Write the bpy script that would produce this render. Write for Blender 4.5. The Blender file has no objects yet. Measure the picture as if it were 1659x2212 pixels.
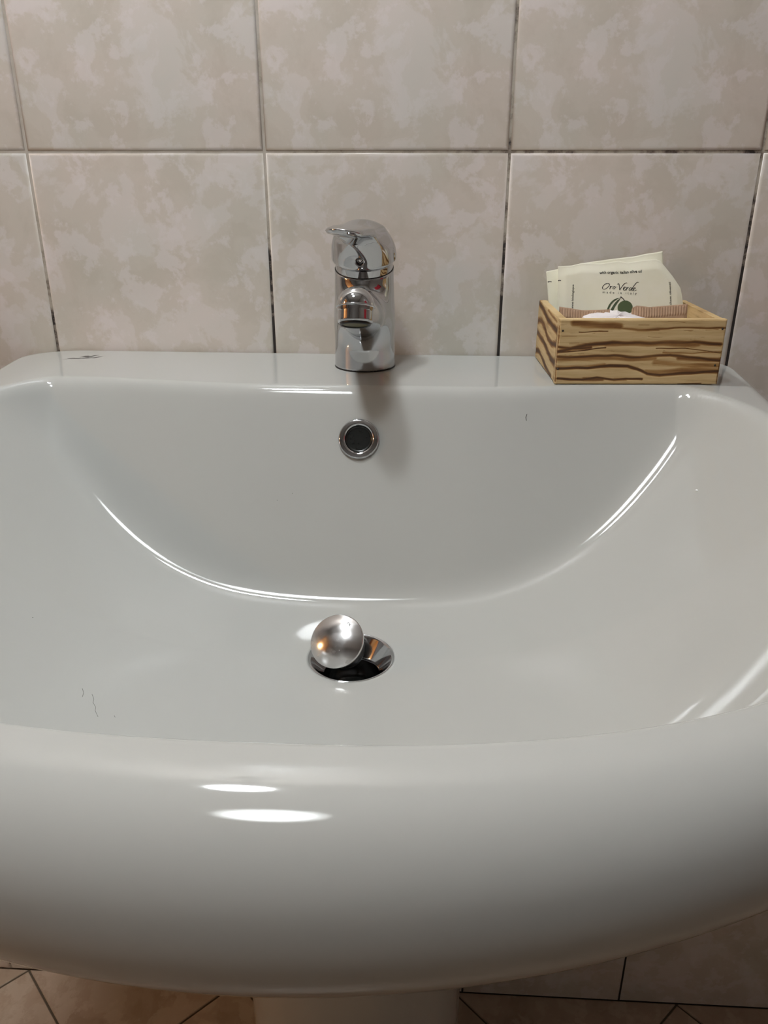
import bpy, bmesh, math, random
import numpy as np
from mathutils import Vector, Matrix

C = bpy.context.scene.collection
scene = bpy.context.scene
random.seed(4)
rng = np.random.default_rng(7)

# ------------------------------------------------------------------ camera
YAW, PITCH, ROLL = -0.0567, 0.4112, -0.0001
cam_d = bpy.data.cameras.new('camera')
cam = bpy.data.objects.new('camera', cam_d)
C.objects.link(cam)
cam_d.sensor_fit = 'HORIZONTAL'
cam_d.sensor_width = 36.0
cam_d.lens = 1761.2 * 36.0 / 1659.0
cam_d.clip_start = 0.01
_F = Vector((math.sin(YAW) * math.cos(PITCH), math.cos(YAW) * math.cos(PITCH), -math.sin(PITCH)))
_R = Vector((math.cos(YAW), -math.sin(YAW), 0))
_U = _R.cross(_F)
cam.matrix_world = Matrix(((_R.x, _U.x, -_F.x, 0.3446), (_R.y, _U.y, -_F.y, -0.7347), (_R.z, _U.z, -_F.z, 1.0084), (0, 0, 0, 1)))
scene.camera = cam

# ------------------------------------------------------------------ world, exposure, lamp settings
world = bpy.data.worlds.new('world')
scene.world = world
world.use_nodes = True
world.node_tree.nodes['Background'].inputs[0].default_value = (0.5, 0.5, 0.52, 1)
world.node_tree.nodes['Background'].inputs[1].default_value = 0.05
scene.view_settings.view_transform = 'Standard'
scene.view_settings.look = 'None'
scene.view_settings.gamma = 1.0
scene.view_settings.use_curve_mapping = False
scene.view_settings.exposure = 0.90
CEIL_POS, CEIL_R, CEIL_E = (0.05, -0.74, 2.44), 0.17, 51.0
WALL_POS, WALL_R, WALL_E = (0.09, -0.23, 1.74), 0.052, 100.0
LAMP_COL = (0.93, 0.98, 1.0)
scene.cycles.caustics_reflective = False
scene.cycles.blur_glossy = 0.5

# ------------------------------------------------------------------ helpers
def tag(o, label=None, cat=None, group=None, kind=None):
    if label: o['label'] = label
    if cat: o['category'] = cat
    if group: o['group'] = group
    if kind: o['kind'] = kind
    return o

def empty(name, loc=(0, 0, 0), label=None, cat=None, group=None, kind=None):
    o = bpy.data.objects.new(name, None)
    o.empty_display_size = 0.05
    C.objects.link(o)
    o.location = loc
    return tag(o, label, cat, group, kind)

def obj(name, me, mat=None, parent=None, loc=None):
    """Link a mesh; parts keep world coordinates baked minus the parent's location."""
    o = bpy.data.objects.new(name, me)
    if mat is not None and len(me.materials) == 0:
        me.materials.append(mat)
    C.objects.link(o)
    if loc is not None: o.location = loc
    if parent is not None:
        o.parent = parent
        o.matrix_parent_inverse = Matrix.Translation(-Vector(parent.location)) if not any(parent.rotation_euler) else parent_matrix(parent).inverted()
    return o

def parent_matrix(p):
    return Matrix.Translation(p.location) @ p.rotation_euler.to_matrix().to_4x4()

def mesh(name, V, Fc, smooth=True, quads=None):
    me = bpy.data.meshes.new(name)
    V = np.asarray(V, float)
    me.from_pydata([tuple(v) for v in V], [], [tuple(int(i) for i in f) for f in Fc])
    if smooth:
        me.polygons.foreach_set('use_smooth', [True] * len(me.polygons))
    me.update()
    return me

def bm_mesh(name, bm, smooth=False):
    me = bpy.data.meshes.new(name)
    bmesh.ops.recalc_face_normals(bm, faces=bm.faces)
    bm.to_mesh(me)
    bm.free()
    if smooth:
        me.polygons.foreach_set('use_smooth', [True] * len(me.polygons))
    return me

def lathe(name, prof, n=64, M=None, smooth=True, closed=False):
    """prof: list of (r, z). Revolved about z, then moved by matrix M."""
    prof = np.array(prof, float)
    a = np.linspace(0, 2 * np.pi, n, endpoint=False)
    V = np.stack([np.outer(prof[:, 0], np.cos(a)), np.outer(prof[:, 0], np.sin(a)), np.repeat(prof[:, 1][:, None], n, 1)], -1).reshape(-1, 3)
    Fc = []
    m = len(prof)
    for i in range(m if closed else m - 1):
        i2 = (i + 1) % m
        for j in range(n):
            k = (j + 1) % n
            Fc.append((i * n + j, i * n + k, i2 * n + k, i2 * n + j))
    if M is not None:
        Mn = np.array(M)
        V = V @ Mn[:3, :3].T + Mn[:3, 3]
    me = mesh(name, V, Fc, smooth)
    bm = bmesh.new(); bm.from_mesh(me)
    bmesh.ops.remove_doubles(bm, verts=bm.verts, dist=1e-7)
    bmesh.ops.recalc_face_normals(bm, faces=bm.faces)
    bm.to_mesh(me); bm.free()
    return me

def sharpen(me, deg=35):
    """keep smooth shading but split where faces meet sharply"""
    me.polygons.foreach_set('use_smooth', [True] * len(me.polygons))
    me.set_sharp_from_angle(angle=math.radians(deg))
    return me

def round_prof(pts, r=0.0006, k=4):
    """round the corners of a lathe profile"""
    pts = [Vector((p[0], p[1])) for p in pts]
    out = [pts[0]]
    for i in range(1, len(pts) - 1):
        a, b, c = pts[i - 1], pts[i], pts[i + 1]
        la, lc = (a - b).length, (c - b).length
        rr = min(r, la * .45, lc * .45)
        p, q = b + (a - b).normalized() * rr, b + (c - b).normalized() * rr
        for t in np.linspace(0, 1, k + 1):
            out.append(p * (1 - t) ** 2 + b * 2 * t * (1 - t) + q * t * t)
    out.append(pts[-1])
    return [(p.x, p.y) for p in out]

def smin(a, b, k):
    h = np.clip(.5 + .5 * (b - a) / k, 0, 1)
    return b * (1 - h) + a * h - k * h * (1 - h)

def smax(a, b, k):
    return -smin(-a, -b, k)

def sstep(a, b, x):
    t = np.clip((x - a) / (b - a), 0, 1)
    return t * t * (3 - 2 * t)

def surface_net(name, f, lo, hi, h):
    """Mesh the zero set of f(x, y, z) and settle the vertices on it."""
    ax = [np.arange(lo[i], hi[i] + h, h) for i in range(3)]
    X, Y, Z = np.meshgrid(*ax, indexing='ij')
    S = f(X, Y, Z)
    neg = S < 0
    n = [len(a) for a in ax]
    cnt = np.zeros((n[0] - 1, n[1] - 1, n[2] - 1))
    acc = np.zeros(cnt.shape + (3,))
    corner = [(i, j, k) for i in (0, 1) for j in (0, 1) for k in (0, 1)]
    sl = lambda c: tuple(slice(c[d], c[d] + n[d] - 1) for d in range(3))
    for a in corner:
        for d in range(3):
            if a[d]: continue
            b = list(a); b[d] = 1
            sa, sb = S[sl(a)], S[sl(b)]
            m = (sa < 0) != (sb < 0)
            t = np.where(m, sa / np.where(m, sa - sb, 1), 0)
            base = np.array(a, float)
            for e in range(3):
                acc[..., e] += m * (base[e] + (t if e == d else 0))
            cnt += m
    act = cnt > 0
    idx = -np.ones(cnt.shape, int)
    idx[act] = np.arange(act.sum())
    I = np.argwhere(act)
    P = (I + acc[act] / cnt[act][:, None]) * h + np.array(lo)
    faces = []
    for d in range(3):
        e, g = [q for q in range(3) if q != d]
        sa = [slice(None)] * 3; sb = [slice(None)] * 3
        sa[d] = slice(0, n[d] - 1); sb[d] = slice(1, n[d])
        for ax2 in (e, g):
            sa[ax2] = slice(1, n[ax2] - 1); sb[ax2] = slice(1, n[ax2] - 1)
        na, nb = neg[tuple(sa)], neg[tuple(sb)]
        for flip, m in ((False, na & ~nb), (True, ~na & nb)):
            q = np.argwhere(m)
            if not len(q): continue
            c = q.copy()
            c[:, e] += 1; c[:, g] += 1
            def cell(de, dg):
                k = c.copy(); k[:, e] -= de; k[:, g] -= dg
                return idx[k[:, 0], k[:, 1], k[:, 2]]
            quad = np.stack([cell(1, 1), cell(0, 1), cell(0, 0), cell(1, 0)], 1)
            if flip != (d == 1): quad = quad[:, ::-1]
            faces.append(quad)
    faces = np.concatenate(faces)
    faces = faces[(faces >= 0).all(1)]
    ep = h * .05
    def grad(P):
        x, y, z = P.T
        return np.stack([f(x + ep, y, z) - f(x - ep, y, z), f(x, y + ep, z) - f(x, y - ep, z), f(x, y, z + ep) - f(x, y, z - ep)], 1) / (2 * ep)
    for _ in range(4):
        G = grad(P)
        s = f(*P.T)
        st = (s / np.maximum((G ** 2).sum(1), .2))[:, None] * G
        L = np.linalg.norm(st, axis=1, keepdims=True)
        P = P - st * np.minimum(1, h / np.maximum(L, 1e-12))
    me = bpy.data.meshes.new(name)
    me.from_pydata(P.tolist(), [], faces.tolist())
    me.polygons.foreach_set('use_smooth', [True] * len(me.polygons))
    me.update()
    return me

def xform(me, M):
    me.transform(Matrix(M))
    me.update()
    return me

def box_bm(x0, x1, y0, y1, z0, z1, bev=0.0, seg=2):
    bm = bmesh.new()
    bmesh.ops.create_cube(bm, size=1)
    for v in bm.verts:
        v.co = Vector(((x0 + x1) / 2 + v.co.x * (x1 - x0), (y0 + y1) / 2 + v.co.y * (y1 - y0), (z0 + z1) / 2 + v.co.z * (z1 - z0)))
    if bev:
        bmesh.ops.bevel(bm, geom=bm.edges[:], offset=bev, segments=seg, affect='EDGES', profile=0.5)
    return bm

# ------------------------------------------------------------------ materials
def new_mat(name):
    m = bpy.data.materials.new(name)
    m.use_nodes = True
    nt = m.node_tree
    return m, nt, nt.nodes['Principled BSDF']

def simple(name, col, rough=.5, metal=0.0, spec=.5, coat=0.0, emit=None, estr=0):
    m, nt, b = new_mat(name)
    b.inputs['Base Color'].default_value = (*col, 1)
    b.inputs['Roughness'].default_value = rough
    b.inputs['Metallic'].default_value = metal
    b.inputs['Specular IOR Level'].default_value = spec
    b.inputs['Coat Weight'].default_value = coat
    if emit:
        b.inputs['Emission Color'].default_value = (*emit, 1)
        b.inputs['Emission Strength'].default_value = estr
    return m

def N(nt, kind, **kw):
    n = nt.nodes.new(kind)
    for k, v in kw.items():
        if k.startswith('i_'):
            n.inputs[k[2:].replace('_', ' ')].default_value = v
        else:
            setattr(n, k, v)
    return n

def ramp(nt, stops, interp='LINEAR'):
    r = nt.nodes.new('ShaderNodeValToRGB')
    r.color_ramp.interpolation = interp
    el = r.color_ramp.elements
    while len(el) < len(stops): el.new(.5)
    for e, (p, c) in zip(el, stops):
        e.position = p
        e.color = (*c, 1) if len(c) == 3 else c
    return r

def mottled(name, cols, scale, rough, offset_attr=True, bump=.0):
    """printed ceramic tile: clouds of four tones with crisp ragged edges"""
    m, nt, b = new_mat(name)
    L = nt.links.new
    tc = N(nt, 'ShaderNodeTexCoord')
    src = tc.outputs['Object']
    if offset_attr:
        at = N(nt, 'ShaderNodeAttribute', attribute_type='OBJECT', attribute_name='print_offset')
        ad = N(nt, 'ShaderNodeVectorMath', operation='ADD')
        L(src, ad.inputs[0]); L(at.outputs['Vector'], ad.inputs[1])
        src = ad.outputs[0]
    def noise(sc, det, ro, dist=0., off=0):
        n = N(nt, 'ShaderNodeTexNoise', noise_dimensions='4D')
        n.inputs['W'].default_value = off
        n.inputs['Scale'].default_value = sc
        n.inputs['Detail'].default_value = det
        n.inputs['Roughness'].default_value = ro
        n.inputs['Distortion'].default_value = dist
        L(src, n.inputs['Vector'])
        return n.outputs['Fac']
    n1 = noise(scale, 7, .60, .35, 0)
    n2 = noise(scale * 1.5, 8, .66, .25, 3.1)
    n3 = noise(scale * .6, 3, .5, .2, 7.7)
    r1 = ramp(nt, [(.40, cols[0]), (.47, cols[1]), (.515, cols[1]), (.55, cols[2]), (.63, cols[2])])
    L(n1, r1.inputs['Fac'])
    r2 = ramp(nt, [(.52, (0, 0, 0)), (.565, (1, 1, 1))])
    L(n2, r2.inputs['Fac'])
    mx = N(nt, 'ShaderNodeMix', data_type='RGBA')
    mm = N(nt, 'ShaderNodeMath', operation='MULTIPLY'); mm.inputs[1].default_value = .62
    L(r2.outputs['Color'], mm.inputs[0])
    L(mm.outputs[0], mx.inputs[0]); L(r1.outputs['Color'], mx.inputs[6]); mx.inputs[7].default_value = (*cols[3], 1)
    r3 = ramp(nt, [(.38, (.955, .97, .96)), (.62, (1.03, 1.0, 1.0))])
    L(n3, r3.inputs['Fac'])
    mu = N(nt, 'ShaderNodeMix', data_type='RGBA', blend_type='MULTIPLY'); mu.inputs[0].default_value = 1
    L(mx.outputs[2], mu.inputs[6]); L(r3.outputs['Color'], mu.inputs[7])
    L(mu.outputs[2], b.inputs['Base Color'])
    b.inputs['Roughness'].default_value = rough
    if bump:
        bp = N(nt, 'ShaderNodeBump'); bp.inputs['Strength'].default_value = bump; bp.inputs['Distance'].default_value = .0004
        L(n1, bp.inputs['Height']); L(bp.outputs[0], b.inputs['Normal'])
    return m

M_TILE = mottled('wall_tile_glaze', [(.71, .65, .575), (.75, .69, .62), (.81, .755, .71), (.87, .815, .80)], 20, .28)
M_FLOORTILE = mottled('floor_tile_glaze', [(.40, .30, .215), (.45, .345, .255), (.50, .40, .305), (.56, .46, .36)], 14, .35, True, .2)

def grout_mat():
    m, nt, b = new_mat('grout')
    L = nt.links.new
    g = N(nt, 'ShaderNodeNewGeometry')
    n = N(nt, 'ShaderNodeTexNoise'); n.inputs['Scale'].default_value = 38; n.inputs['Detail'].default_value = 6; n.inputs['Roughness'].default_value = .7
    L(g.outputs['Position'], n.inputs['Vector'])
    sx = N(nt, 'ShaderNodeSeparateXYZ'); L(g.outputs['Position'], sx.inputs[0])
    # the joints are mouldy just above the basin, and clean higher up
    mr = N(nt, 'ShaderNodeMapRange'); mr.inputs['From Min'].default_value = .99; mr.inputs['From Max'].default_value = .86
    L(sx.outputs['Z'], mr.inputs['Value'])
    mrx = N(nt, 'ShaderNodeMapRange'); mrx.inputs['From Min'].default_value = -.2; mrx.inputs['From Max'].default_value = .55
    mrx.inputs['To Min'].default_value = -.16; mrx.inputs['To Max'].default_value = .10
    L(sx.outputs['X'], mrx.inputs['Value'])
    ml = N(nt, 'ShaderNodeMath', operation='MULTIPLY'); ml.inputs[1].default_value = .28; L(mr.outputs[0], ml.inputs[0])
    a0 = N(nt, 'ShaderNodeMath', operation='ADD'); L(ml.outputs[0], a0.inputs[0]); L(mrx.outputs[0], a0.inputs[1])
    a = N(nt, 'ShaderNodeMath', operation='ADD'); L(n.outputs['Fac'], a.inputs[0]); L(a0.outputs[0], a.inputs[1])
    r = ramp(nt, [(.40, (.58, .53, .47)), (.56, (.47, .42, .35)), (.66, (.22, .18, .15)), (.72, (.035, .028, .026))])
    L(a.outputs[0], r.inputs['Fac']); L(r.outputs['Color'], b.inputs['Base Color'])
    b.inputs['Roughness'].default_value = .85
    return m
M_GROUT = grout_mat()
M_FLOORGROUT = simple('floor_grout', (.12, .09, .06), .9)
M_PLASTER = simple('ceiling_paint', (.55, .54, .52), .8)

def far_tile_mat():
    m, nt, b = new_mat('far_wall_tiles')
    L = nt.links.new
    tc = N(nt, 'ShaderNodeTexCoord')
    br = N(nt, 'ShaderNodeTexBrick'); br.offset = 0
    br.inputs['Scale'].default_value = 1; br.inputs['Brick Width'].default_value = .203; br.inputs['Row Height'].default_value = .253
    br.inputs['Mortar Size'].default_value = .0015
    br.inputs['Color1'].default_value = (.23, .21, .195, 1); br.inputs['Color2'].default_value = (.25, .23, .21, 1); br.inputs['Mortar'].default_value = (.3, .26, .22, 1)
    L(tc.outputs['UV'], br.inputs['Vector']); L(br.outputs['Color'], b.inputs['Base Color'])
    b.inputs['Roughness'].default_value = .3
    return m
M_FAR = far_tile_mat()

def ceramic_mat():
    m, nt, b = new_mat('sanitary_ceramic')
    L = nt.links.new
    b.inputs['Base Color'].default_value = (.49, .492, .47, 1)
    b.inputs['Roughness'].default_value = .06
    b.inputs['Specular IOR Level'].default_value = .5
    return m
M_CERAMIC = ceramic_mat()

def chrome_mat(name, col, rough):
    m, nt, b = new_mat(name)
    L = nt.links.new
    b.inputs['Base Color'].default_value = (*col, 1)
    b.inputs['Metallic'].default_value = 1
    tc = N(nt, 'ShaderNodeTexCoord')
    n = N(nt, 'ShaderNodeTexNoise'); n.inputs['Scale'].default_value = 90; n.inputs['Detail'].default_value = 5
    L(tc.outputs['Object'], n.inputs['Vector'])
    r = ramp(nt, [(.45, (rough,) * 3), (.75, (rough * 2.4,) * 3)])
    L(n.outputs['Fac'], r.inputs['Fac']); L(r.outputs['Color'], b.inputs['Roughness'])
    return m
M_CHROME = chrome_mat('chrome', (.53, .535, .55), .05)
M_CHROME2 = chrome_mat('scratched_chrome', (.64, .63, .63), .16)
M_BLACK = simple('black_rubber', (.012, .012, .012), .35)
M_HOLESHADE = simple('hole_shade', (.010, .011, .010), .25)  # near-black colour stands for the shade inside the openings
M_AERATOR = simple('aerator_mesh', (.10, .085, .03), .5)
M_INK = simple('black_ink', (.025, .025, .02), .7)
M_LOGO = simple('grey_print', (.17, .15, .15), .5)
M_GREEN = simple('green_ink', (.075, .10, .05), .7)
M_OLIVE = simple('olive_ink', (.09, .125, .055), .7)
M_NAIL = simple('nail_steel', (.02, .015, .01), .5)
M_HAIR = simple('hair', (.05, .04, .035), .6)

def paper_mat(name, c0, c1, rough=.75, sc=60):
    m, nt, b = new_mat(name)
    L = nt.links.new
    tc = N(nt, 'ShaderNodeTexCoord')
    n = N(nt, 'ShaderNodeTexNoise'); n.inputs['Scale'].default_value = sc; n.inputs['Detail'].default_value = 4
    L(tc.outputs['Object'], n.inputs['Vector'])
    r = ramp(nt, [(.35, c0), (.65, c1)])
    L(n.outputs['Fac'], r.inputs['Fac']); L(r.outputs['Color'], b.inputs['Base Color'])
    b.inputs['Roughness'].default_value = rough
    return m
M_CREAM = paper_mat('cream_paper', (.87, .84, .67), (.90, .87, .72), .5)
M_KRAFT = paper_mat('kraft_paper', (.42, .27, .17), (.48, .32, .21), .7, 300)
M_TISSUE = paper_mat('tissue_paper', (.78, .72, .72), (.85, .80, .80), .8)

def wood_mat(name, with_attr):
    m, nt, b = new_mat(name)
    L = nt.links.new
    tc = N(nt, 'ShaderNodeTexCoord')
    mp = N(nt, 'ShaderNodeMapping'); mp.inputs['Scale'].default_value = (18, 30, 260) if with_attr else (60, 60, 60)
    L(tc.outputs['Object'], mp.inputs['Vector'])
    n = N(nt, 'ShaderNodeTexNoise'); n.inputs['Scale'].default_value = 1; n.inputs['Detail'].default_value = 6; n.inputs['Roughness'].default_value = .6
    L(mp.outputs[0], n.inputs['Vector'])
    r = ramp(nt, [(.30, (.42, .26, .11)), (.42, (.62, .43, .205)), (.60, (.71, .52, .27)), (.8, (.74, .57, .32))])
    L(n.outputs['Fac'], r.inputs['Fac'])
    if with_attr:
        at = N(nt, 'ShaderNodeAttribute', attribute_name='burn')
        # fine fibres break up the edge of each scorched band
        f1 = N(nt, 'ShaderNodeMath', operation='SUBTRACT'); L(n.outputs['Fac'], f1.inputs[0]); f1.inputs[1].default_value = .5
        f2 = N(nt, 'ShaderNodeMath', operation='MULTIPLY_ADD'); L(f1.outputs[0], f2.inputs[0]); f2.inputs[1].default_value = -.7
        L(at.outputs['Fac'], f2.inputs[2])
        rr = ramp(nt, [(.22, (0, 0, 0)), (.80, (1, 1, 1))])
        L(f2.outputs[0], rr.inputs['Fac'])
        dr = ramp(nt, [(0, (1, 1, 1)), (.35, (.62, .47, .30)), (.65, (.34, .20, .10)), (1, (.15, .085, .045))])
        L(rr.outputs['Color'], dr.inputs['Fac'])
        mu = N(nt, 'ShaderNodeMix', data_type='RGBA', blend_type='MULTIPLY'); mu.inputs[0].default_value = 1
        L(r.outputs['Color'], mu.inputs[6]); L(dr.outputs['Color'], mu.inputs[7])
        L(mu.outputs[2], b.inputs['Base Color'])
    else:
        L(r.outputs['Color'], b.inputs['Base Color'])
    bp = N(nt, 'ShaderNodeBump'); bp.inputs['Strength'].default_value = .4; bp.inputs['Distance'].default_value = .0003
    L(n.outputs['Fac'], bp.inputs['Height']); L(bp.outputs[0], b.inputs['Normal'])
    b.inputs['Roughness'].default_value = .55
    return m
M_WOOD = wood_mat('scorched_pine', True)
M_WOODPLAIN = wood_mat('plain_pine', False)

# ------------------------------------------------------------------ the room
RX0, RX1, RY, RZ = -1.15, 1.30, -2.05, 2.53
GR = .0011                                   # depth of the joints

def tile_mesh(w, h, t=.007):
    """pillow-edged glazed tile, front at y=0 facing -y, centred"""
    rings = [(0, t), (0, .0016), (.0004, .0009), (.0011, .0004), (.0022, .00008), (.0034, 0.0)]
    V, Fc = [], []
    for ins, d in rings:
        a, b = w / 2 - ins, h / 2 - ins
        V += [(-a, d, -b), (a, d, -b), (a, d, b), (-a, d, b)]
    for i in range(len(rings) - 1):
        for j in range(4):
            k = (j + 1) % 4
            Fc.append((i * 4 + j, i * 4 + k, i * 4 + 4 + k, i * 4 + 4 + j))
    n = (len(rings) - 1) * 4
    Fc.append((n, n + 1, n + 2, n + 3))
    Fc.append((3, 2, 1, 0))
    me = mesh('tile', V, Fc, False)
    return sharpen(me, 50)

me = bm_mesh('wall_back', box_bm(RX0 - .1, RX1 + .1, GR, .12, 0, RZ))
wall_back = tag(obj('wall_back', me, M_GROUT), kind='structure')
PX, PZ = .203, .253
tm = tile_mesh(.2014, .2514)
tm.materials.append(M_TILE)
OFFS = {0: (.0, .0, .0), 1: (1.7, 0, .9), 2: (3.1, 0, 2.3), 3: (5.3, 0, 4.1)}
first = True
for kz in range(0, 10):
    for kx in range(-6, 7):
        x0, x1 = kx * PX, (kx + 1) * PX
        if x0 < RX0 - .19 or x1 > RX1 + .19: continue
        o = obj('tile', tm, None, wall_back, ((x0 + x1) / 2, random.uniform(0, .0003), (kz + .5) * PZ))
        if kz == 3: v = {-1: 3, 0: 1, 1: 2, 2: 1, 3: 3}.get(kx, random.randrange(4))
        elif kz == 4: v = 0
        else: v = random.randrange(4)
        o['print_offset'] = OFFS[v]

def slab(name, x0, x1, y0, y1, z0, z1, m, uvax=None):
    bm = box_bm(x0, x1, y0, y1, z0, z1)
    if uvax:
        uv = bm.loops.layers.uv.new('UVMap')
        for f in bm.faces:
            for l in f.loops:
                c = l.vert.co
                l[uv].uv = (c[uvax[0]], c[uvax[1]])
    return tag(obj(name, bm_mesh(name, bm), m), kind='structure')

slab('wall_right', RX1, RX1 + .1, RY, 0, 0, RZ, M_FAR, (1, 2))
slab('wall_front', RX0 - .1, RX1 + .1, RY - .1, RY, 0, RZ, simple('dark_wall', (.22, .205, .19), .5), (0, 2))
# left wall with a doorway
DY0, DY1, DZ = -1.20, -.42, 2.05
bm = bmesh.new()
for (a, b, c, d) in ((RY, DY0, 0, RZ), (DY1, 0, 0, RZ), (DY0, DY1, DZ, RZ)):
    t = box_bm(RX0 - .1, RX0, a, b, c, d)
    tmp = bpy.data.meshes.new('tmp'); t.to_mesh(tmp); t.free(); bm.from_mesh(tmp); bpy.data.meshes.remove(tmp)
uv = bm.loops.layers.uv.new('UVMap')
for f in bm.faces:
    for l in f.loops: l[uv].uv = (l.vert.co.y, l.vert.co.z)
tag(obj('wall_left', bm_mesh('wall_left', bm), M_FAR), kind='structure')
slab('ceiling', RX0 - .1, RX1 + .1, RY - .1, .12, RZ, RZ + .08, M_PLASTER)
M_DOORWOOD = simple('door_wood', (.16, .06, .03), .35)
fr = empty('door_1', (RX0 - .05, (DY0 + DY1) / 2, 0), kind='structure')
obj('door_post', bm_mesh('p', box_bm(RX0 - .11, RX0 + .015, DY0 - .03, DY0 + .04, 0, DZ, .004)), M_DOORWOOD, fr)
obj('door_post', bm_mesh('p', box_bm(RX0 - .11, RX0 + .015, DY1 - .04, DY1 + .03, 0, DZ, .004)), M_DOORWOOD, fr)
obj('door_lintel', bm_mesh('p', box_bm(RX0 - .11, RX0 + .015, DY0 - .03, DY1 + .03, DZ - .03, DZ + .05, .004)), M_DOORWOOD, fr)
# the lit passage beyond the doorway
M_PASS = simple('passage_paint', (.80, .55, .33), .7)
bm = bmesh.new()
for q in ((RX0 - 1.25, RX0 - 1.15, -1.95, 0, 0, RZ), (RX0 - 1.15, RX0 - .1, -2.0, -1.9, 0, RZ), (RX0 - 1.15, RX0 - .1, -.05, .05, 0, RZ)):
    t = box_bm(*q); tmp = bpy.data.meshes.new('tmp'); t.to_mesh(tmp); t.free(); bm.from_mesh(tmp); bpy.data.meshes.remove(tmp)
tag(obj('wall_passage', bm_mesh('wall_passage', bm), M_PASS), kind='structure')
slab('ceiling_passage', RX0 - 1.25, RX0 - .1, -2.0, .05, RZ, RZ + .08, M_PLASTER)

# floor: bed plus diagonal tiles
floor = slab('floor', RX0 - 1.25, RX1 + .1, RY - .1, .12, -.05, -.002, M_FLOORGROUT)
def clip(poly, n, d):
    out = []
    for i in range(len(poly)):
        a, b = poly[i], poly[(i + 1) % len(poly)]
        sa, sb = a.dot(n) - d, b.dot(n) - d
        if sa <= 0: out.append(a)
        if sa * sb < 0: out.append(a + (b - a) * (sa / (sa - sb)))
    return out
LT = .203
AP = .109
e1, e2 = Vector((math.sqrt(.5), -math.sqrt(.5))), Vector((-math.sqrt(.5), -math.sqrt(.5)))
for i in range(-12, 16):
    for j in range(-12, 16):
        o0 = Vector((AP, 0)) + e1 * LT * i + e2 * LT * j
        g = .0013
        poly = [o0 + e1 * a + e2 * b for a, b in ((g, g), (LT - g, g), (LT - g, LT - g), (g, LT - g))]
        for n, d in ((Vector((0, 1)), .0006), (Vector((0, -1)), -RY), (Vector((1, 0)), RX1), (Vector((-1, 0)), -RX0)):
            if len(poly) > 2: poly = clip(poly, n, d)
        if len(poly) < 3: continue
        cx = sum((p for p in poly), Vector((0, 0))) / len(poly)
        area = abs(sum(poly[k].x * poly[(k + 1) % len(poly)].y - poly[(k + 1) % len(poly)].x * poly[k].y for k in range(len(poly)))) / 2
        if area < 2e-4: continue
        bm = bmesh.new()
        vs = [bm.verts.new((p.x - cx.x, p.y - cx.y, 0)) for p in poly]
        f = bm.faces.new(vs)
        r = bmesh.ops.extrude_face_region(bm, geom=[f])
        for v in [q for q in r['geom'] if isinstance(q, bmesh.types.BMVert)]: v.co.z = -.006
        bmesh.ops.recalc_face_normals(bm, faces=bm.faces)
        top = [e for e in bm.edges if all(abs(v.co.z) < 1e-6 for v in e.verts)]
        bmesh.ops.bevel(bm, geom=top, offset=.0009, segments=1, affect='EDGES')
        o = obj('floor_tile', bm_mesh('floor_tile', bm), M_FLOORTILE, floor, (cx.x, cx.y, 0))
        o['print_offset'] = (i * 1.37, j * 2.11, (i * j) % 5)

# ------------------------------------------------------------------ lamps
def lamp(name, pos, rad, e, label, up, group=None):
    t = empty(name, pos, label, 'lamp')
    m, nt, bs = new_mat(name + '_glow')
    bs.inputs['Emission Color'].default_value = (*LAMP_COL, 1)
    # frosted cover: brightest over the bulb, dimmer towards the edge
    tc = N(nt, 'ShaderNodeTexCoord'); sx = N(nt, 'ShaderNodeSeparateXYZ'); cb = N(nt, 'ShaderNodeCombineXYZ')
    nt.links.new(tc.outputs['Object'], sx.inputs[0]); nt.links.new(sx.outputs['X'], cb.inputs['X']); nt.links.new(sx.outputs['Y'], cb.inputs['Y'])
    ln = N(nt, 'ShaderNodeVectorMath', operation='LENGTH'); nt.links.new(cb.outputs[0], ln.inputs[0])
    mr = N(nt, 'ShaderNodeMapRange', interpolation_type='SMOOTHSTEP'); mr.inputs['From Min'].default_value = 0; mr.inputs['From Max'].default_value = rad
    mr.inputs['To Min'].default_value = e; mr.inputs['To Max'].default_value = e * .06 if up else e * .6
    nt.links.new(ln.outputs['Value'], mr.inputs['Value']); nt.links.new(mr.outputs[0], bs.inputs['Emission Strength'])
    if up:   # flush dome on the ceiling
        z = RZ - pos[2]
        obj('housing', sharpen(lathe('h', round_prof([(0.0, z), (rad * 1.12, z), (rad * 1.12, .012), (rad * 1.0, .004), (rad * .98, .02), (0, .02)], .004), 48)), M_PLASTER, t, pos)
        pr = [(rad * .97 * math.cos(a), .012 - .035 * math.sin(a)) for a in np.linspace(0, math.pi / 2, 12)]
        o = obj('diffuser', lathe('d', pr, 48), m, t); o.matrix_parent_inverse = Matrix.Identity(4)
    else:    # small glowing globe on a bracket
        pr = [(rad * math.sin(a), -rad * math.cos(a)) for a in np.linspace(0, math.pi, 20)]
        o = obj('globe', lathe('g', pr, 40), m, t); o.matrix_parent_inverse = Matrix.Identity(4)
        obj('bracket', lathe('b', round_prof([(0, 0), (.012, 0), (.012, -pos[1] - rad - .012), (.035, -pos[1] - rad - .008), (.035, -pos[1] - rad), (0, -pos[1] - rad)], .002), 32,
            Matrix.Translation((0, rad, 0)) @ Matrix.Rotation(-math.pi / 2, 4, 'X')), M_CHROME, t, pos)
    return t
lamp('ceiling_lamp', CEIL_POS, CEIL_R, CEIL_E, 'round white ceiling lamp mirrored as a soft spot in the chrome', True)
lamp('added_wall_lamp', WALL_POS, WALL_R, WALL_E, 'unseen globe lamp added above the washbasin, standing in for mirrored ceiling light', False)  # unseen, added for the second rim highlight and the forward tap shadow
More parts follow.
